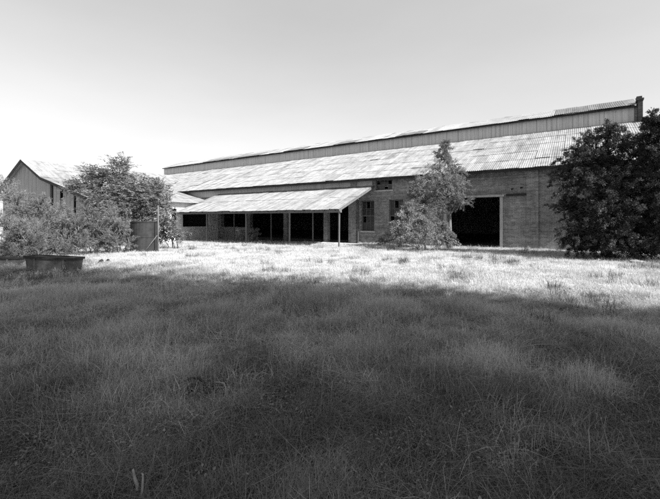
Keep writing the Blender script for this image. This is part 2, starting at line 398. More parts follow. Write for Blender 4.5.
# ------------------------------------------------------------------ open-fronted shed built against it
OS = (-27.2, 18.2, 0)
sh = thing('open_shed', 'open-fronted lean-to shed with sagging tin roof on thin posts', 'shed', (*W(OS[0], OS[1]), 0), TH)
PE, PZ, PW = 17.95, 2.16, 3.86
psl = Vector((0, V0-PE, PW-PZ)); m = MB(); sheets(m, (-27.25, PE, PZ), (1,0,0), 15.8, psl, psl.length, 2, seed=11, jit=0.05)
m.build('roof', 'tin_porch', sh, org=OS)
m = MB(); m.box(-27.2, -11.46, 18.1, 18.26, 1.98, 2.17); m.build('front_beam', 'post', sh, org=OS)
m = MB(); m.box(-27.2, -11.5, 20.22, 20.36, 2.80, 2.96); m.build('middle_beam', 'dark', sh, org=OS)
for u in (-11.58, -15.33, -19.3, -23.55):
    m = MB(); l = random.uniform(-0.03, 0.03); m.beam((u+l, 18.18, -0.5), (u, 18.18, 1.979), 0.075, 0.075); m.build('post', 'post', sh, org=OS)
for u in (-15.06, -18.9, -22.9):
    m = MB(); m.beam((u, 20.29, -0.5), (u, 20.29, 2.799), 0.06, 0.06); m.build('post', 'post', sh, org=OS)
m = MB(); u = -27.0
while u < -11.4:
    m.beam((u, PE+0.08, PZ-0.035), (u, V0-0.01, PW-0.075), 0.05, 0.1); u += 0.76
m.build('rafters', 'dark', sh, org=OS)
m = MB(); m.beam((-11.46, PE+0.02, PZ-0.05), (-11.46, V0-0.02, PW-0.06), 0.03, 0.14); m.build('barge_board', 'post', sh, org=OS)

# ------------------------------------------------------------------ barn at the left
OB = (-27.4, 12.0, 0)
bn = thing('barn', 'old gabled barn with concave tin roof and grey board gable behind the weeds', 'barn', (*W(OB[0], OB[1]), 0), TH)
b_v0, b_v1 = 11.62, 27.5
eR, bk, rg, eL = (-27.0, 2.93), (-35.8, 4.96), (-40.1, 6.76), (-46.4, 4.3)
def zroof(u):
    for (ua, za), (ub, zb) in ((eR, bk), (bk, rg), (rg, eL)):
        if ub <= u <= ua: return za+(zb-za)*(ua-u)/(ua-ub)
def bsheet(p, q, v1, rows, seed):
    s = Vector((q[0]-p[0], 0, q[1]-p[1])); mm = MB()
    sheets(mm, (p[0], b_v0, p[1]), (0,1,0), v1-b_v0, s, s.length, rows, seed=seed); return mm
m = bsheet(eR, bk, 24.0, 4, 21); m2 = bsheet(bk, rg, 27.6, 2, 22)
m.add(m2.v, m2.f, 0.6); m.a = m.a[:len(m.v)-len(m2.v)]+m2.a
m2 = bsheet(eL, rg, 27.6, 3, 23); n0 = len(m.v); m.add(m2.v, m2.f, 0.6); m.a = m.a[:n0]+m2.a
m.build('roof', 'tin_barn', bn, org=OB)
# barge boards (dark) along the near gable edge
m = MB()
for p, q in ((eR, bk), (bk, rg), (rg, eL)):
    m.beam((p[0], b_v0+0.02, p[1]-0.13), (q[0], b_v0+0.02, q[1]-0.13), 0.04, 0.2)
m.build('barge_board', 'dark', bn, org=OB)
# near gable in vertical boards, each board its own height and set
m = MB(); u = -46.0; rd = random.Random(8)
while u < -34.85:
    w = rd.uniform(0.18, 0.26); ub = min(u+w-0.012, -34.8); d = rd.uniform(0, 0.02)
    za, zb = zroof(u)-0.07, zroof(ub)-0.07
    m.add([(u,12.0-d,-0.5),(ub,12.0-d,-0.5),(ub,12.0-d,zb),(u,12.0-d,za),(u,12.06,-0.5),(ub,12.06,-0.5),(ub,12.06,zb),(u,12.06,za)],
          [(0,1,2,3),(7,6,5,4),(0,4,5,1),(1,5,6,2),(2,6,7,3),(3,7,4,0)]); u += w
m.build('gable_wall', 'barnwall', bn, org=OB)
m = MB(); m.box(-46.06, -46.0, 12.0, 27.5, -0.5, 4.36); m.build('side_wall', 'barnwall', bn, org=OB)
# lean-to bay: gaps between boards
m = MB()
for ua, ub, zb in ((-34.3, -33.75, -0.5), (-33.7, -33.1, -0.5), (-32.5, -31.9, -0.5), (-31.85, -31.3, 0.6), (-31.25, -30.7, -0.5), (-30.3, -29.75, -0.5), (-29.7, -29.2, -0.5), (-29.15, -28.7, -0.5)):
    za, zc = zroof(ua)-0.08, zroof(ub)-0.08
    m.add([(ua,12.0,zb),(ub,12.0,zb),(ub,12.0,zc),(ua,12.0,za),(ua,12.04,zb),(ub,12.04,zb),(ub,12.04,zc),(ua,12.04,za)],
          [(0,1,2,3),(7,6,5,4),(0,4,5,1),(1,5,6,2),(2,6,7,3),(3,7,4,0)])
m.build('lean_to_boards', 'barnwall', bn, org=OB)
for u in (-34.55, -28.25, -27.48):
    m = MB(); m.beam((u, 11.93, -0.5), (u, 11.93, zroof(u)-0.09), 0.12, 0.12); m.build('post', 'post', bn, org=OB)
m = MB(); m.box(-34.85, -34.79, 12.07, 22.3, -0.5, zroof(-34.8)-0.1); m.build('inner_wall', 'dark', bn, org=OB)
# side wall facing the yard: whitewashed, one tall doorway, one window opening under the shed
m = MB(); wall_open(m, 17.0, 22.38, -0.5, zroof(-27.45)-0.09, -27.55, -27.4, [(17.72, 18.2, 0.3, 2.45), (18.75, 21.4, 0.95, 2.4)], axis='y')
tag(m.build('side_wall', 'white', bn, org=OB), 'whitewashed end of the side wall')
m = MB(); wall_open(m, 12.0, 16.99, -0.5, zroof(-27.45)-0.09, -27.55, -27.42, [(13.2, 14.4, -0.5, 2.2), (15.2, 16.2, 0.9, 2.0)], axis='y')
m.build('side_wall', 'barnwall', bn, org=OB)
m = MB(); m.box(-34.7, -27.56, 22.2, 22.36, -0.5, 2.9); m.build('back_wall', 'dark', bn, org=OB)

# ------------------------------------------------------------------ foliage
def leaf_mesh(name, pos, dirs, size, mat, parent, aspect=0.45, var=None, flat=0.5):
    n = len(pos)
    if n == 0: return None
    d = dirs/np.maximum(1e-6, np.linalg.norm(dirs, axis=1, keepdims=True))
    r = rng.normal(size=(n, 3)); r[:, 2] *= flat
    sd = np.cross(d, r); sd /= np.maximum(1e-6, np.linalg.norm(sd, axis=1, keepdims=True))
    L = (size*rng.uniform(0.6, 1.35, n))[:, None] if np.isscalar(size) else size[:, None]
    nr = np.cross(d, sd)
    v = np.empty((n, 4, 3)); v[:, 0] = pos; v[:, 1] = pos+d*L*0.5+sd*L*aspect*0.5+nr*L*0.06; v[:, 2] = pos+d*L; v[:, 3] = pos+d*L*0.5-sd*L*aspect*0.5+nr*L*0.06
    me = bpy.data.meshes.new(name); me.vertices.add(4*n); me.vertices.foreach_set('co', v.reshape(-1).astype(np.float32))
    me.loops.add(4*n); me.loops.foreach_set('vertex_index', np.arange(4*n, dtype=np.int32))
    me.polygons.add(n); me.polygons.foreach_set('loop_start', np.arange(0, 4*n, 4, dtype=np.int32)); me.polygons.foreach_set('loop_total', np.full(n, 4, dtype=np.int32))
    me.update(calc_edges=True); me.validate()
    vv = rng.uniform(0, 1, n) if var is None else np.clip(var, 0, 1)
    at = me.attributes.new('var', 'FLOAT', 'POINT'); at.data.foreach_set('value', np.repeat(vv, 4).astype(np.float32))
    me.materials.append(MAT[mat])
    o = bpy.data.objects.new(name, me); C.objects.link(o)
    if parent is not None: o.parent = parent
    return o
def curve(a, b, sag, n=5):
    a = np.array(a); b = np.array(b); t = np.linspace(0, 1, n)[:, None]
    p = a+(b-a)*t; p[:, 2] += sag*(4*t*(1-t))[:, 0]; return p
def make_tree(name, label, cat, base, lobes, mat, twigs=60, leaves=22, size=0.09, aspect=0.4, droop=0.15, tr=0.12, stems=1, frond=False, reach=1.0, group=None, sprays=16, up=0.25, nleafstart=0.25, bark='bark'):
    """lobes: (dx, dy, z, radius_h, radius_v[, share]) relative to base; limbs run to every lobe, twigs fill it, leaves grow along the twigs"""
    zb = gz(base[0], base[1])
    t = thing(name, label, cat, (base[0], base[1], zb), 0, group)
    wood = MB(); LP = []; LD = []; LV = []
    top = max(l[2]+l[4]*0.4 for l in lobes)
    trunks = []
    for s in range(stems):
        a = 2*math.pi*s/max(1, stems)+0.7
        bx, by = (0.0, 0.0) if stems == 1 else (0.22*math.cos(a), 0.22*math.sin(a))
        l = max(lobes, key=lambda q: q[2]) if s == 0 else lobes[random.randrange(len(lobes))]
        pts = []; nn = 7
        for i in range(nn):
            f = i/(nn-1); w = f**1.5
            pts.append((bx+(l[0]-bx)*w+0.12*math.sin(3*f+s)*f, by+(l[1]-by)*w+0.12*math.cos(2.4*f+s)*f, -0.15+f*(max(0.3, (top if s == 0 else l[2]))+0.15)))
        rads = [tr*(1.25-0.35*min(1, i*0.7))*(1-i/(nn-1))**0.8+0.012 for i in range(nn)]
        if stems > 1: rads = [q*0.6 for q in rads]
        wood.tube(pts, rads, 7); trunks.append((np.array(pts), rads))
    for l in lobes:
        lx, ly, lz, rh, rv = l[:5]; share = l[5] if len(l) > 5 else 1.0
        c = np.array((lx, ly, lz))
        best = None
        for pts, rads in trunks:
            for i in range(1, len(pts)):
                p = pts[i]
                if p[2] > lz-0.1 and i > 1: continue
                q = np.linalg.norm((p-c)*(1, 1, 1.2))
                if best is None or q < best[0]: best = (q, p, rads[i])
        if best is None: best = (0, trunks[0][0][1], trunks[0][1][1])
        st = best[1]; path = curve(st, c, 0.12*np.linalg.norm(c-st), 6)
        r0 = min(best[2]*0.7, tr*0.45); wood.tube(path, [r0*(1-0.75*i/5)+0.004 for i in range(6)], 5)
        lobe_var = rng.normal(0, 0.13)
        rad3 = np.array((rh, rh, rv)); rm = (rh*rh*rv)**(1/3)
        nk = int(twigs*share*max(0.4, rh*rv)); nsp = max(5, int(sprays*(0.5+rm)))
        SP = []
        for q in range(nsp):
            d = rng.normal(size=3); d /= np.linalg.norm(d); d[2] += up; d[:2] += 0.35*c[:2]/(np.linalg.norm(c[:2])+0.6); d /= np.linalg.norm(d)
            s0 = path[rng.integers(3, 6)] if rng.random() < 0.5 else c+rng.normal(size=3)*rad3*0.2
            e = c+d*rad3*rng.choice((rng.uniform(0.5, 1.0), rng.uniform(0.9, 1.5)))*reach
            sp = curve(s0, e, 0.08, 6); sp[:, 2] -= droop*np.linspace(0, 1, 6)**2.5*0.7*np.linalg.norm(e-s0)
            wood.tube(sp, [0.02, 0.017, 0.014, 0.011, 0.008, 0.005], 4); SP.append((sp, d, np.linalg.norm(e-s0), rng.normal(0, 0.14)))
        for k in range(nk):
            sp, d0, sl_, sv = SP[k % nsp]
            f = rng.uniform(0.25, 1.0)*5; i = min(4, int(f)); s0 = sp[i]+(sp[i+1]-sp[i])*(f-i)
            d = d0*0.8+rng.normal(size=3)*0.6; d[2] += up*0.5; d /= np.linalg.norm(d)
            e = s0+d*min(0.75, max(0.22, rm*0.55))*rng.uniform(0.5, 1.3)*(1.25-0.1*f)
            tw = curve(s0, e, rng.uniform(0.0, 0.06), 5); tw[:, 2] -= droop*np.linspace(0, 1, 5)**2*rng.uniform(0.4, 1.6)*np.linalg.norm(e-s0)
            if k % 3 == 0: wood.tube(tw, [0.011, 0.009, 0.007, 0.005, 0.003], 3)
            nl = leaves
            if frond:
                # pinnate fronds: rachis with leaflet pairs, spreading from the twig end
                star = k < nsp
                for q in range(9 if star else rng.integers(1, 4)):
                    fd = (d0*0.7 if star else d)+rng.normal(size=3)*(0.75 if star else 0.5); fd[2] += 0.3; fd /= np.linalg.norm(fd); fl = rng.uniform(0.6, 1.05) if star else rng.uniform(0.45, 0.8)
                    f0 = sp[-1] if star else tw[rng.integers(2, 5)]; ts = np.linspace(0.15, 1, 9)
                    rp = f0+fd*fl*ts[:, None]; rp[:, 2] -= 0.28*fl*ts**2
                    sdv = np.cross(fd, (0, 0, 1)); sdv /= np.linalg.norm(sdv)+1e-6
                    for sg in (-1, 1):
                        LP.append(rp); LD.append(np.tile(sg*sdv+fd*0.5, (9, 1))+rng.normal(size=(9, 3))*0.15-np.array((0, 0, 0.18))); LV.append(np.full(9, 0.5+lobe_var+rng.normal(0, 0.15)))
                continue
            ts = rng.uniform(nleafstart, 1.0, nl); i0 = np.minimum((ts*4).astype(int), 3); fr = ts*4-i0
            pp = tw[i0]*(1-fr[:, None])+tw[i0+1]*fr[:, None]+rng.normal(size=(nl, 3))*size*0.45
            LP.append(pp); dd = (tw[-1]-tw[0])/(np.linalg.norm(tw[-1]-tw[0])+1e-6)
            LD.append(np.tile(dd, (nl, 1))*0.7+rng.normal(size=(nl, 3))*0.55-np.array((0, 0, droop*1.2))); LV.append(np.full(nl, 0.5+lobe_var+sv)+rng.normal(0, 0.2)+rng.normal(0, 0.1, nl))
    wood.build('trunk', bark, t, smooth=True)
    leaf_mesh('crown', np.concatenate(LP), np.concatenate(LD), size, mat, t, aspect, np.concatenate(LV))
    return t
def px_lobes(Z, basepx, arr, k=1.0):
    sc = Z/370; out = []
    for q in arr:
        px, y, rx, ry = q[:4]; dy = q[4] if len(q) > 4 else random.uniform(-0.5, 0.5)*rx*sc
        out.append(((px-basepx)*sc, dy, 1.6+(219-y)*sc-gz(*P(basepx, Z)), rx*sc*k, ry*sc*k))
    return out
make_tree('feathery_tree', 'tall feathery tree beside the dark warehouse doorway', 'tree', P(450, 20.3),
          px_lobes(20.3, 450, [(446,148,5,10),(444,160,9,11),(438,172,13,11),(454,172,10,10),(424,182,12,8,-.4),(444,186,16,12,-.6),(459,189,9,9),(432,198,16,10,.5),(414,195,10,7,-.3),
                               (408,208,9,6,-.6),(459,203,8,9),(440,204,13,10),(424,211,14,8,-.8),(430,221,10,8),(422,200,13,9,.2)]),
          'leaf_feather', twigs=175, leaves=44, size=0.075, aspect=0.24, droop=0.3, tr=0.13, reach=1.12, sprays=22)
make_tree('drooping_shrub', 'pale drooping shrub at the foot of the feathery tree', 'shrub', P(424, 19.2),
          px_lobes(19.2, 424, [(420,224,18,9),(402,230,14,9),(438,231,13,8),(422,236,24,8,-.5),(450,239,7,5),(394,238,8,6),(408,214,9,6)]), 'leaf_pale', twigs=200, leaves=36, size=0.10, aspect=0.28, droop=0.35, tr=0.05, stems=6)
make_tree('cedar_tree', 'broad dark cedar hiding the right end of the brick wall', 'tree', P(606, 15.6),
          px_lobes(15.6, 606, [(604,139,15,11),(590,150,15,11),(622,146,15,12),(575,166,14,12),(600,164,20,14),(630,166,20,16),(572,186,14,14),(594,190,22,18,-.5),(624,190,24,18),(648,186,16,20),
                               (572,208,14,15),(594,214,24,18,-.7),(626,216,26,20,-.4),(650,216,16,22),(574,232,20,14,-.6),(606,238,26,13,-.6),(640,238,24,13),(572,242,14,9,-.3),(590,246,20,7,-.6),(622,247,22,7,-.5),(650,244,16,10)]),
          'leaf_dark', bark='dark', twigs=225, leaves=80, size=0.07, aspect=0.34, reach=1.08, droop=0.14, sprays=24, tr=0.16)
make_tree('cedar_tree', 'dark cedar cut off by the right edge of the picture', 'tree', P(676, 14.0),
          px_lobes(14.0, 676, [(656,122,9,9),(668,136,16,13),(656,156,12,14),(680,160,24,20),(662,185,16,18),(684,195,28,24),(668,220,20,20),(692,226,26,20),(660,240,18,14),(684,246,24,10)]),
          'leaf_dark', bark='dark', twigs=225, leaves=80, size=0.07, aspect=0.34, reach=1.08, droop=0.14, sprays=24, tr=0.15)
make_tree('frond_tree', 'tree with starry fronds rising in front of the barn roof', 'tree', P(112, 22.5),
          px_lobes(22.5, 112, [(119,172,6,9),(112,184,10,9),(100,180,7,8),(88,188,9,6),(96,196,13,8),(124,192,12,9),(110,204,16,10),(128,208,12,10),(98,212,12,9),(120,222,16,10),(100,226,14,9)]),
          'leaf_frond', twigs=62, sprays=10, up=0.6, leaves=0, size=0.15, aspect=0.28, reach=1.15, droop=0.1, tr=0.09, stems=3, frond=True)
make_tree('frond_tree', 'lower leafy frond tree just above the rusty tank', 'tree', P(150, 23.2),
          px_lobes(23.2, 150, [(146,190,11,8),(159,194,8,8),(140,200,10,8),(154,206,12,9),(144,214,10,7),(161,212,6,9),(134,222,10,9)]),
          'leaf_frond', twigs=70, sprays=10, up=0.5, leaves=0, size=0.15, aspect=0.28, reach=1.15, droop=0.15, tr=0.08, stems=3, frond=True)
make_tree('leafy_shrub', 'small leafy bush growing to the right of the rusty tank', 'shrub', P(174, 21.0),
          px_lobes(21.0, 174, [(172,230,9,8),(180,236,8,6),(166,237,7,6),(168,222,6,6)]), 'leaf_weed', twigs=120, leaves=26, size=0.11, aspect=0.4, droop=0.2, tr=0.04, stems=4)
make_tree('leafy_shrub', 'dim bush growing inside the open shed', 'shrub', W(-19.9, 18.9),
          [(0,0,0.75,0.55,0.4),(0.35,0.1,0.6,0.45,0.35),(-0.4,0,0.45,0.4,0.3)], 'leaf_feather', twigs=90, leaves=26, size=0.09, aspect=0.35, droop=0.2, tr=0.03, stems=5)
make_tree('leafy_shrub', 'low dark weed clump against the wall between shed and feathery tree', 'shrub', W(-9.6, 21.6),
          [(0,0,0.4,0.6,0.3),(0.6,0,0.35,0.5,0.25),(-0.6,0.1,0.25,0.4,0.2)], 'leaf_feather', twigs=100, leaves=22, size=0.08, droop=0.2, tr=0.03, stems=5)
# wispy weeds in front of the barn
for px, Z, tp, wd, lab in ((8, 16.0, 184, 22, 'wispy weedy shrub at the far left edge before the barn gable'),
                           (38, 14.8, 199, 23, 'wispy tall weed shrub standing behind the iron trough'),
                           (66, 16.6, 209, 21, 'thin pale shrub before the gappy boards of the barn lean-to'),
                           (92, 17.4, 211, 18, 'pale twiggy shrub between the trough and the frond tree'),
                           (115, 18.0, 212, 16, 'low pale shrub against the left side of the rusty tank'),
                           (22, 13.2, 226, 16, 'low ragged shrub right beside the left trough')):
    yb = 219+1.6*370/Z
    make_tree('wispy_shrub', lab, 'shrub', P(px, Z), px_lobes(Z, px, [(px-wd*0.5, tp+18, wd*0.5, 12), (px+wd*0.5, tp+20, wd*0.5, 12), (px, tp+10, wd*0.45, 12), (px, (tp+yb)/2+10, wd*0.9, (yb-tp)*0.25), (px-wd*0.7, yb-7, wd*0.5, 8), (px+wd*0.7, yb-7, wd*0.5, 8), (px, yb-6, wd*0.6, 7)]),
              'leaf_weed', twigs=225, leaves=34, size=0.055, aspect=0.26, reach=1.1, sprays=20, droop=-0.05, tr=0.03, stems=8, up=0.5, nleafstart=0.15, group='wispy shrubs before the barn')

# ------------------------------------------------------------------ trees behind and beside the photographer, which shade the near grass
def shade_tree(base, h, r, lab):
    x, y = base; t = thing('elm_tree', lab, 'tree', (x, y, gz(x, y)), random.uniform(0, 6), 'tall elms behind the photographer')
    wood = MB(); wood.tube([(0,0,-0.3),(0.05,0,h*0.2),(0.1,0.1,h*0.45),(0,0.1,h*0.8)], [0.42,0.32,0.24,0.08], 9)
    LP = []; LD = []
    for k in range(60):
        d = rng.normal(size=3); d /= np.linalg.norm(d)
        c = np.array((d[0]*r*0.72, d[1]*r*0.72, h*0.60+d[2]*h*0.31)); s0 = np.array((0.05, 0.05, h*(0.3+0.3*rng.random())))
        wood.tube(curve(s0, c, 0.3, 5), [0.10, 0.08, 0.06, 0.04, 0.02], 5)
        nl = 420; pp = c+rng.normal(size=(nl, 3))*np.array((r*0.24, r*0.24, h*0.075))
        LP.append(pp); LD.append(rng.normal(size=(nl, 3)))
    pp = np.array((0, 0, h*0.6))+rng.normal(size=(5000, 3))*np.array((r*0.32, r*0.32, h*0.14)); LP.append(pp); LD.append(rng.normal(size=(5000, 3)))
    wood.build('trunk', 'bark', t, smooth=True); leaf_mesh('crown', np.concatenate(LP), np.concatenate(LD), 0.24, 'leaf_shade', t, 0.6)
    return t
SUN_AZ = math.atan2(0.78, -0.626); SUN_EL = R(41)
SHADE = [  # x, y, height, radius, label
    (9.27, -1.48, 12.9, 3.6, 'lowest of the tall elms, standing just right of the photographer'),
    (8.26, -2.4, 17.8, 3.5, 'middle tall elm between the lowest and the highest'),
    (5.8, -2.5, 20.8, 3.4, 'highest elm of the group, nearest behind the photographer')]
for x_, y_, h, r, lab in SHADE: shade_tree((x_, y_), h, r, lab)

# ------------------------------------------------------------------ things in the yard
# rusty tank
tx, ty = P(144, 19.0); tz = gz(tx, ty)
t = thing('tank', 'dark rusty round tank standing before the frond trees', 'tank', (tx, ty, tz), 0.2)
m = MB(); n = 28
prof = [(0.60, -0.1), (0.64, 0.1), (0.64, 0.75), (0.655, 0.76), (0.655, 0.80), (0.64, 0.81), (0.64, 1.50), (0.665, 1.51), (0.665, 1.56), (0.60, 1.56), (0.60, 0.2)]
vs = [(r*math.cos(2*math.pi*k/n), r*math.sin(2*math.pi*k/n), z) for r, z in prof for k in range(n)]
m.add(vs, [(i*n+k, i*n+(k+1)%n, (i+1)*n+(k+1)%n, (i+1)*n+k) for i in range(len(prof)-1) for k in range(n)]+[tuple((len(prof)-1)*n+k for k in range(n))])
m.build('shell', 'iron', t, smooth=False)
m = MB(); m.add([(0.596*math.cos(2*math.pi*k/n), 0.596*math.sin(2*math.pi*k/n), 1.40+0.03*math.cos(4*math.pi*k/n)) for k in range(n)], [tuple(range(n))]); m.build('lid', 'iron_pale', t)
px_, py_ = P(158, 18.6)
t = thing('pole', 'thin pale pole with a slanting prop beside the rusty tank', 'pole', (px_, py_, gz(px_, py_)), 0)
m = MB(); m.tube([(0,0,-0.2),(0.01,0,1.2),(0,0.02,2.35)], [0.035,0.03,0.026], 8); m.build('upright', 'post', t, smooth=True)
m = MB(); m.tube([(-0.62,-0.25,-0.05),(-0.03,-0.02,0.85)], [0.02,0.017], 8); m.build('prop', 'post', t, smooth=True)
# troughs
def trough(label, loc, rz, L, Wd, H, mat):
    t = thing('trough', label, 'trough', (*loc, gz(*loc)), rz)
    m = MB(); th = 0.035; fl = 0.05
    def ring(o, z): return [(-L/2-o, -Wd/2-o, z), (L/2+o, -Wd/2-o, z), (L/2+o, Wd/2+o, z), (-L/2-o, Wd/2+o, z)]
    vs = ring(-fl, -0.12)+ring(0, H)+ring(-th, H)+ring(-fl-th, 0.08)
    fs = [(3,2,1,0)]+[(i*4+k, i*4+(k+1)%4, (i+1)*4+(k+1)%4, (i+1)*4+k) for i in range(3) for k in range(4)]+[(12,13,14,15)]
    m.add(vs, fs); m.build('body', mat, t)
    m = MB(); z0, z1 = H-0.035, H+0.03; o = 0.03
    m.box(-L/2-o, L/2+o, -Wd/2-o, -Wd/2+0.03, z0, z1); m.box(-L/2-o, L/2+o, Wd/2-0.03, Wd/2+o, z0, z1)
    m.box(-L/2-o, -L/2+0.03, -Wd/2+0.031, Wd/2-0.031, z0, z1); m.box(L/2-0.03, L/2+o, -Wd/2+0.031, Wd/2-0.031, z0, z1); m.build('rim', 'darkstick', t)
    for s in (-1, 1):
        m = MB(); m.box(s*L*0.3-0.03, s*L*0.3+0.03, -Wd/2-0.022, -Wd/2+0.02, 0.02, H-0.037); m.build('strap', mat, t)
    return t
a = trough('dark iron trough with a black rim lying in the grass', (-8.35, 11.2), R(-3), 1.50, 0.42, 0.44, 'iron_pale'); a.rotation_euler[1] = R(2.2)
trough('second iron trough, sunk in weeds at the left edge', (-11.4, 12.6), R(8), 1.9, 0.6, 0.34, 'iron_pale')
# dead sticks in the grass
def stick(name, label, loc, paths, mat):
    m = MB()
    for pts, rads in paths: m.tube(pts, rads, 7)
    o = m.build(name, mat, None, smooth=True); o.location = (*loc, gz(*loc)); tag(o, label, 'stick'); return o
x, y = P(137, 2.2)
stick('forked_stick', 'pale forked stick in the dark grass at the bottom edge', (x, y), [([(0.012,-0.02,0.05),(0.0,0.0,0.075),(-0.018,0.01,0.10),(-0.04,0.03,0.145)], [0.008,0.0105,0.009,0.006]), ([(0.065,-0.06,0.0),(0.045,-0.03,0.05),(0.036,0.0,0.10),(0.03,0.01,0.125),(0.018,0.02,0.128)], [0.006,0.007,0.007,0.006,0.004])], 'deadwood')
x, y = P(224, 3.42)
stick('bent_stick', 'thin pale bent stalk leaning over in the shaded grass', (x, y), [([(0.05,-0.10,0.0),(0.025,-0.03,0.075),(0.0,0.0,0.105),(-0.05,0.02,0.105),(-0.09,0.03,0.10)], [0.006,0.006,0.006,0.005,0.004])], 'deadwood')
x, y = P(197, 3.5)
stick('curved_stick', 'dark curved rotten stick beside the pale bent stalk', (x, y), [([(-0.13,0.02,0.075),(-0.07,0.02,0.105),(0.01,0.02,0.11),(0.06,0,0.08),(0.09,-0.02,0.0)], [0.007,0.011,0.013,0.011,0.008])], 'darkstick')
# rubble
def rock(label, loc, s, mat='stone'):
    m = MB(); import bmesh
    bm = bmesh.new(); bmesh.ops.create_icosphere(bm, subdivisions=3, radius=1)
    for v in bm.verts:
        k = 1+0.35*mnoise.noise(v.co*1.3+Vector(loc+(0,)))+0.12*mnoise.noise(v.co*4)
        v.co = Vector((v.co.x*s[0]*k, v.co.y*s[1]*k, v.co.z*s[2]*k))
    m.add([v.co for v in bm.verts], [[v.index for v in f.verts] for f in bm.faces]); bm.free()
    o = m.build('rock', mat, None); o.location = (*loc, gz(*loc)+s[2]*0.25); tag(o, label, 'rock'); return o
rock('flat dark stone on the sunlit ground below the right cedar', P(636, 13.6), (0.3, 0.16, 0.09))
rock('dark lump of rubble left of two by the trough', P(101, 13.4), (0.10, 0.1, 0.12), 'darkstick')
rock('small dark lump of rubble nearer the tank', P(108, 13.9), (0.09, 0.08, 0.10), 'darkstick')

# ------------------------------------------------------------------ grass (uncountable)
def tuft(name, n, rad, hlo, hhi, wid, lean, mat, seed, segs=3, head=False):
    rd = np.random.default_rng(seed); V = []; F = []; A = []; H = []
    for i in range(n):
        a = rd.uniform(0, 2*math.pi); r = rad*math.sqrt(rd.random()); bx, by = r*math.cos(a), r*math.sin(a)
        h = rd.uniform(hlo, hhi); la = rd.uniform(0, 2*math.pi); ll = abs(rd.normal(0, lean)); w = wid*rd.uniform(0.6, 1.4); cr = rd.uniform(0.5, 1.6)
        sx, sy = -math.sin(la+rd.normal(0, 0.5)), math.cos(la); b = len(V); va = rd.random()
        for k in range(segs+1):
            f = k/segs; q = ll*h*f**(1+cr*0.6)
            z = h*f*math.sqrt(max(0.15, 1-min(0.85, (ll*f)**2*0.55)))
            ww = w*(1-f*0.85) if not head else w*(0.5 if f < 0.7 else 1.6*(1.05-f)+0.25)
            cx, cy = bx+math.cos(la)*q, by+math.sin(la)*q
            V += [(cx-sx*ww/2, cy-sy*ww/2, z-0.01), (cx+sx*ww/2, cy+sy*ww/2, z-0.01)]; A += [va]*2; H += [f*f]*2
        F += [(b+2*k, b+2*k+1, b+2*k+3, b+2*k+2) for k in range(segs)]
    me = bpy.data.meshes.new(name); me.from_pydata(V, [], F)
    me.attributes.new('var', 'FLOAT', 'POINT').data.foreach_set('value', np.array(A, dtype=np.float32))
    me.attributes.new('hgt', 'FLOAT', 'POINT').data.foreach_set('value', np.array(H, dtype=np.float32))
    me.materials.append(MAT[mat]); me.update()
    return bpy.data.objects.new(name, me)
def scatter(name, label, pts, srcs):
    """pts: (x, y, z, yaw, tilt_x, tilt_y, scale_xy, scale_z)"""
    col = bpy.data.collections.new(name+'_tufts')
    for s in srcs: col.objects.link(s)
    p = np.array(pts, dtype=np.float32); n = len(p)
    me = bpy.data.meshes.new(name); me.vertices.add(n); me.vertices.foreach_set('co', p[:, :3].reshape(-1))
    me.attributes.new('rot', 'FLOAT_VECTOR', 'POINT').data.foreach_set('vector', np.stack([p[:, 4], p[:, 5], p[:, 3]], 1).reshape(-1))
    me.attributes.new('scl', 'FLOAT_VECTOR', 'POINT').data.foreach_set('vector', np.stack([p[:, 6], p[:, 6], p[:, 7]], 1).reshape(-1))
    me.attributes.new('pick', 'INT', 'POINT').data.foreach_set('value', rng.integers(0, len(srcs), n).astype(np.int32))
    o = bpy.data.objects.new(name, me); C.objects.link(o); tag(o, label, None, None, 'stuff')
    ng = bpy.data.node_groups.new(name, 'GeometryNodeTree')
    ng.interface.new_socket('Geometry', in_out='INPUT', socket_type='NodeSocketGeometry'); ng.interface.new_socket('Geometry', in_out='OUTPUT', socket_type='NodeSocketGeometry')
    gi = ng.nodes.new('NodeGroupInput'); gout = ng.nodes.new('NodeGroupOutput'); ip = ng.nodes.new('GeometryNodeInstanceOnPoints'); ci = ng.nodes.new('GeometryNodeCollectionInfo')
    ci.inputs['Collection'].default_value = col; ci.inputs['Separate Children'].default_value = True; ci.inputs['Reset Children'].default_value = True
    def na(nm, ty):
        q = ng.nodes.new('GeometryNodeInputNamedAttribute'); q.data_type = ty; q.inputs[0].default_value = nm
        return [s for s in q.outputs if s.enabled and s.name == 'Attribute'][0]
    ng.links.new(gi.outputs[0], ip.inputs['Points']); ng.links.new(ci.outputs[0], ip.inputs['Instance']); ip.inputs['Pick Instance'].default_value = True
    ng.links.new(na('pick', 'INT'), ip.inputs['Instance Index']); ng.links.new(na('rot', 'FLOAT_VECTOR'), ip.inputs['Rotation']); ng.links.new(na('scl', 'FLOAT_VECTOR'), ip.inputs['Scale'])
    ng.links.new(ip.outputs[0], gout.inputs[0])
    md = o.modifiers.new('scatter', 'NODES'); md.node_group = ng
    return o
def blocked(u, v):
    if v > 22.3 and -47.5 < u < 3.3: return True
    if u < -27.3 and v > 11.9 and u > -46.2: return True
    if -27.4 < u < -12.0 and v > 20.4: return True
    return False
def clump(x, y): return 0.06+0.94*sst(-0.22, 0.10, mnoise.noise((x*3.1, y*3.1, 21.0))+0.5*mnoise.noise((x*7, y*7, 3.0)))
def fbm(x, y, s, o=0.0): return mnoise.fractal((x*s, y*s, o), 1.0, 2.0, 4)
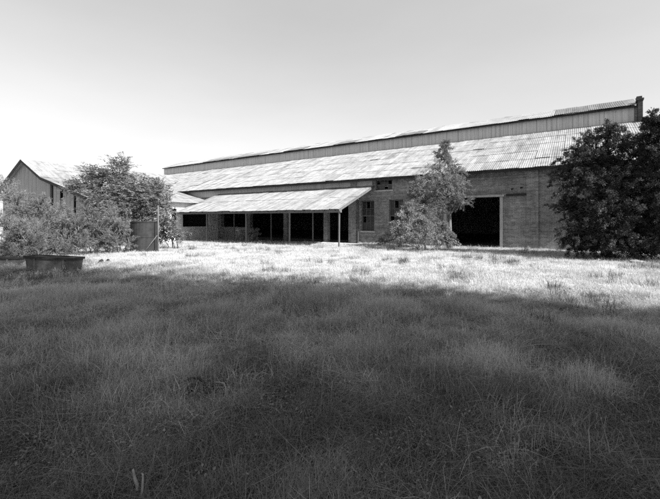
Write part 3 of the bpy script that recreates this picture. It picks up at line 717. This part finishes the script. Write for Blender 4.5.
def sample(n, za, zb, keep, marg=1.16):
    """random points over the strip of yard the photo looks at, between distances za and zb"""
    out = []
    while len(out) < n:
        zz = math.sqrt(rng.uniform(za*za, zb*zb)); xx = rng.uniform(-1, 1)*(zz*0.892*marg+0.9)
        u, v = UV(xx, zz)
        if blocked(u, v): continue
        if keep(xx, zz, u, v): out.append((xx, zz, u, v))
    return out
STK = (P(137, 2.2), P(210, 3.45))
PATCH = [P(105, 4.7)+(0.55,), P(368, 4.5)+(0.4,), P(372, 6.4)+(0.5,), P(310, 7.2)+(0.6,), P(495, 4.0)+(0.35,), P(60, 7.0)+(0.8,), P(210, 6.2)+(0.4,), P(590, 3.4)+(0.3,)]
def inpatch(x, y): return max(math.exp(-((x-a)**2+(y-b)**2)/(r*r)) for a, b, r in PATCH)
def clear(x, y):
    if math.hypot(x-STK[0][0], y-STK[0][1]+0.05) < 0.16 or math.hypot(x-STK[1][0], (y-STK[1][1]+0.15)*0.7) < 0.24: return 0.06
    return 0.03 if (-9.4 < x < -6.9 and 8.6 < y < 11.1) else 1.0
def shade_tone(x, y, u, v): return 1-sst(-0.6, 1.6, 0.384*x+0.923*y-8.29+1.3*fbm(x, y, 0.3, 2.0))  # follows the shadow edge, so grass colour carries light and shade too
G = [tuft('t', 70, 0.15, 0.04, 0.16, 0.0036, 1.35, 'grass', 100+i) for i in range(7)]
Gf = [tuft('t', 60, 0.26, 0.03, 0.14, 0.007, 1.2, 'grass_pale', 140+i) for i in range(5)]
G2 = [tuft('t', 70, 0.15, 0.04, 0.16, 0.0038, 1.3, 'grass_pale', 120+i) for i in range(5)]
T = [tuft('t', 14, 0.12, 0.12, 0.30, 0.0026, 0.7, 'stem', 200+i, 4, True) for i in range(6)]
Dn = [tuft('t', 40, 0.22, 0.02, 0.08, 0.008, 0.9, 'drygrass', 300+i) for i in range(6)]
Dt = [tuft('t', 16, 0.12, 0.08, 0.20, 0.007, 0.6, 'drygrass', 340+i) for i in range(5)]
Wd = [tuft('t', 60, 0.16, 0.06, 0.30, 0.007, 0.7, 'weed', 400+i) for i in range(5)]
def row(p, smin, smax, hf=1.0, tilt=0.18):
    s = rng.uniform(smin, smax); x, y = p[0], p[1]
    return (x, y, gz(x, y), rng.uniform(0, 6.28), rng.normal(0, tilt), rng.normal(0, tilt), s, s*hf)
pts = []; pale = []
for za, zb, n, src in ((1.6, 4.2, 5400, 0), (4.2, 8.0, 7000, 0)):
    for p in sample(n, za, zb, lambda x, y, u, v: rng.random() < shade_tone(x, y, u, v)*(0.5+0.5*sst(-0.25, 0.12, fbm(x, y, 1.2)))*(0.15+0.85*clump(x, y))*clear(x, y)):
        (pale if rng.random() < sst(2.4, 5.5, p[1]+1.5*fbm(p[0], p[1], 0.8, 31.0)) else pts).append(row(p, 0.8, 1.3, 0.45+0.55*sst(-0.2, 0.45, fbm(p[0], p[1], 0.7, 9.0))+0.4*sst(0.0, 0.5, mnoise.noise((p[0]*3.1, p[1]*3.1, 21.0)))))  # darker grass colour toward the camera stands in for deepening shade
scatter('long_grass', 'matted grass, toned dark for the shade, filling the foreground', pts, G)
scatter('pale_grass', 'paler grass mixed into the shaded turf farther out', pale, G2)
def rosette(seed, n=34):
    rd = np.random.default_rng(seed); V = []; F = []; A = []; H = []
    for i in range(n):
        a = rd.uniform(0, 6.28); l = rd.uniform(0.009, 0.022); r0 = rd.uniform(0.0, 0.10); z = rd.uniform(0.01, 0.07); b = len(V); c, s_ = math.cos(a), math.sin(a); ww = l*rd.uniform(0.2, 0.35); dz = rd.uniform(-0.4, 0.5)*l
        for t, w_ in ((0, 0.15), (0.5, 1), (1, 0.1)):
            V += [(c*(r0+l*t)-s_*ww*w_, s_*(r0+l*t)+c*ww*w_, z+dz*t), (c*(r0+l*t)+s_*ww*w_, s_*(r0+l*t)-c*ww*w_, z+dz*t)]
        F += [(b, b+1, b+3, b+2), (b+2, b+3, b+5, b+4)]; A += [rd.random()]*6; H += [0.3]*6
    me = bpy.data.meshes.new('rosette'); me.from_pydata(V, [], F)
    me.attributes.new('var', 'FLOAT', 'POINT').data.foreach_set('value', np.array(A, dtype=np.float32)); me.attributes.new('hgt', 'FLOAT', 'POINT').data.foreach_set('value', np.array(H, dtype=np.float32))
    me.materials.append(MAT['grass']); me.update(); return bpy.data.objects.new('rosette', me)
pts = [row(p, 0.7, 1.5) for p in sample(2600, 1.7, 8.5, lambda x, y, u, v: rng.random() < sst(-0.15, 0.3, fbm(x, y, 1.0, 17.0))*shade_tone(x, y, u, v))]
scatter('low_weeds', 'low broad-leaved weeds matted into the shaded turf', pts, [rosette(500+i) for i in range(5)])
pts = []
for p in sample(10500, 7.6, 17, lambda x, y, u, v: rng.random() < shade_tone(x, y, u, v)*(0.2+0.8*sst(-0.25, 0.12, fbm(x, y, 1.0)))*clump(x*0.6, y*0.6)*clear(x, y)):
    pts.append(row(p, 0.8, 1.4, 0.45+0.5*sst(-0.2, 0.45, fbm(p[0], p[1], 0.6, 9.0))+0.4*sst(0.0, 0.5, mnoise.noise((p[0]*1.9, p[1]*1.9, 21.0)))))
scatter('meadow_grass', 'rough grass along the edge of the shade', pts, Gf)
pts = []
for za, zb, n in ((1.7, 5, 520), (5, 13, 2000)):
    for p in sample(n, za, zb, lambda x, y, u, v: rng.random() < max(inpatch(x, y), 0.55*sst(0.0, 0.4, fbm(x, y, 0.6, 4.0)))*max(0.15, shade_tone(x, y, u, v))*clear(x, y)):
        pts.append(row(p, 0.7, 1.15, 1.0, 0.12))
for a, b, r in PATCH:
    for q in range(int(420*r)):
        xx = a+rng.normal(0, r*0.5); yy = b+rng.normal(0, r*0.5); pts.append(row((xx, yy), 0.7, 1.2, 1.0, 0.15))
scatter('seed_stems', 'pale seeding stems standing above the shaded grass', pts, T)
pts = []
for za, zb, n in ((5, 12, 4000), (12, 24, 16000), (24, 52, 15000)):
    for p in sample(n, za, zb, lambda x, y, u, v: rng.random() < 1-shade_tone(x, y, u, v)):
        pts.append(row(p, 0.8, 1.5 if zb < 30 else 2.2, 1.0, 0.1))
scatter('sun_toned_grass', 'short dry grass, toned bright for the sun, across the yard', pts, Dn)
pts = []
for p in sample(3200, 7, 40, lambda x, y, u, v: rng.random() < (1-0.6*shade_tone(x, y, u, v))*sst(0.0, 0.4, fbm(x, y, 0.45, 7.0))):
    pts.append(row(p, 0.7, 1.3, 1.0, 0.1))
scatter('dry_stalks', 'scattered taller dry stalks in the sunlit yard', pts, Dt)
pts = []
for p in sample(420, 5.5, 26, lambda x, y, u, v: rng.random() < sst(0.15, 0.5, fbm(x, y, 0.7, 11.0))*(1.0 if u > -6 else 0.4)):
    pts.append(row(p, 0.6, 1.2, 1.0, 0.1))
scatter('weeds', 'dark ragged weeds dotted through the grass', pts, Wd)

# ------------------------------------------------------------------ light, sky, camera
w = bpy.data.worlds.new('World'); S.world = w; w.use_nodes = True; nt = w.node_tree
bg = nt.nodes['Background']; sky = nt.nodes.new('ShaderNodeTexSky'); sky.sky_type = 'NISHITA'; sky.sun_disc = False
sky.sun_elevation = SUN_EL; sky.sun_rotation = SUN_AZ; sky.air_density = 1.0; sky.dust_density = 1.5; sky.ozone_density = 1.0
bwn = nt.nodes.new('ShaderNodeRGBToBW'); nt.links.new(sky.outputs[0], bwn.inputs[0]); pw = nt.nodes.new('ShaderNodeMath'); pw.operation = 'POWER'; pw.inputs[1].default_value = 0.6; nt.links.new(bwn.outputs[0], pw.inputs[0])
tcw = nt.nodes.new('ShaderNodeTexCoord'); mpw = nt.nodes.new('ShaderNodeMapping'); mpw.inputs['Scale'].default_value = (1.2, 1.2, 4.0)
nt.links.new(tcw.outputs['Generated'], mpw.inputs[0]); nzw = nt.nodes.new('ShaderNodeTexNoise'); nzw.inputs['Scale'].default_value = 2.0; nzw.inputs['Detail'].default_value = 5; nt.links.new(mpw.outputs[0], nzw.inputs['Vector'])
mrw = nt.nodes.new('ShaderNodeMapRange'); mrw.inputs[1].default_value = 0.3; mrw.inputs[2].default_value = 0.7; mrw.inputs[3].default_value = 0.965; mrw.inputs[4].default_value = 1.03; nt.links.new(nzw.outputs[0], mrw.inputs[0])
mlw = nt.nodes.new('ShaderNodeMath'); mlw.operation = 'MULTIPLY'; nt.links.new(pw.outputs[0], mlw.inputs[0]); nt.links.new(mrw.outputs[0], mlw.inputs[1]); nt.links.new(mlw.outputs[0], bg.inputs[0])
bg.inputs[1].default_value = 0.117
sd = bpy.data.lights.new('Sun', 'SUN'); sd.energy = 3.0; sd.angle = R(0.53); sd.color = (1, 1, 1)
so = bpy.data.objects.new('Sun', sd); C.objects.link(so)
dirv = Vector((math.sin(SUN_AZ)*math.cos(SUN_EL), math.cos(SUN_AZ)*math.cos(SUN_EL), math.sin(SUN_EL)))
so.rotation_euler = dirv.to_track_quat('Z', 'Y').to_euler()
cd = bpy.data.cameras.new('Camera'); co = bpy.data.objects.new('Camera', cd); C.objects.link(co)
co.location = (0, 0, 1.6); co.rotation_euler = (R(90), 0, 0)
cd.sensor_fit = 'HORIZONTAL'; cd.sensor_width = 36; cd.lens = 36*370/660; cd.shift_y = -30.5/660; cd.clip_end = 3000; cd.clip_start = 0.05
S.camera = co
S.view_settings.view_transform = 'Standard'; S.view_settings.look = 'None'; S.view_settings.gamma = 1; S.view_settings.use_curve_mapping = False
S.view_settings.exposure = 1.9
S.render.engine = 'CYCLES'; S.cycles.use_denoising = False
S.cycles.sample_clamp_indirect = 1.5; S.cycles.max_bounces = 5; S.cycles.diffuse_bounces = 3; S.cycles.glossy_bounces = 2; S.cycles.transmission_bounces = 3
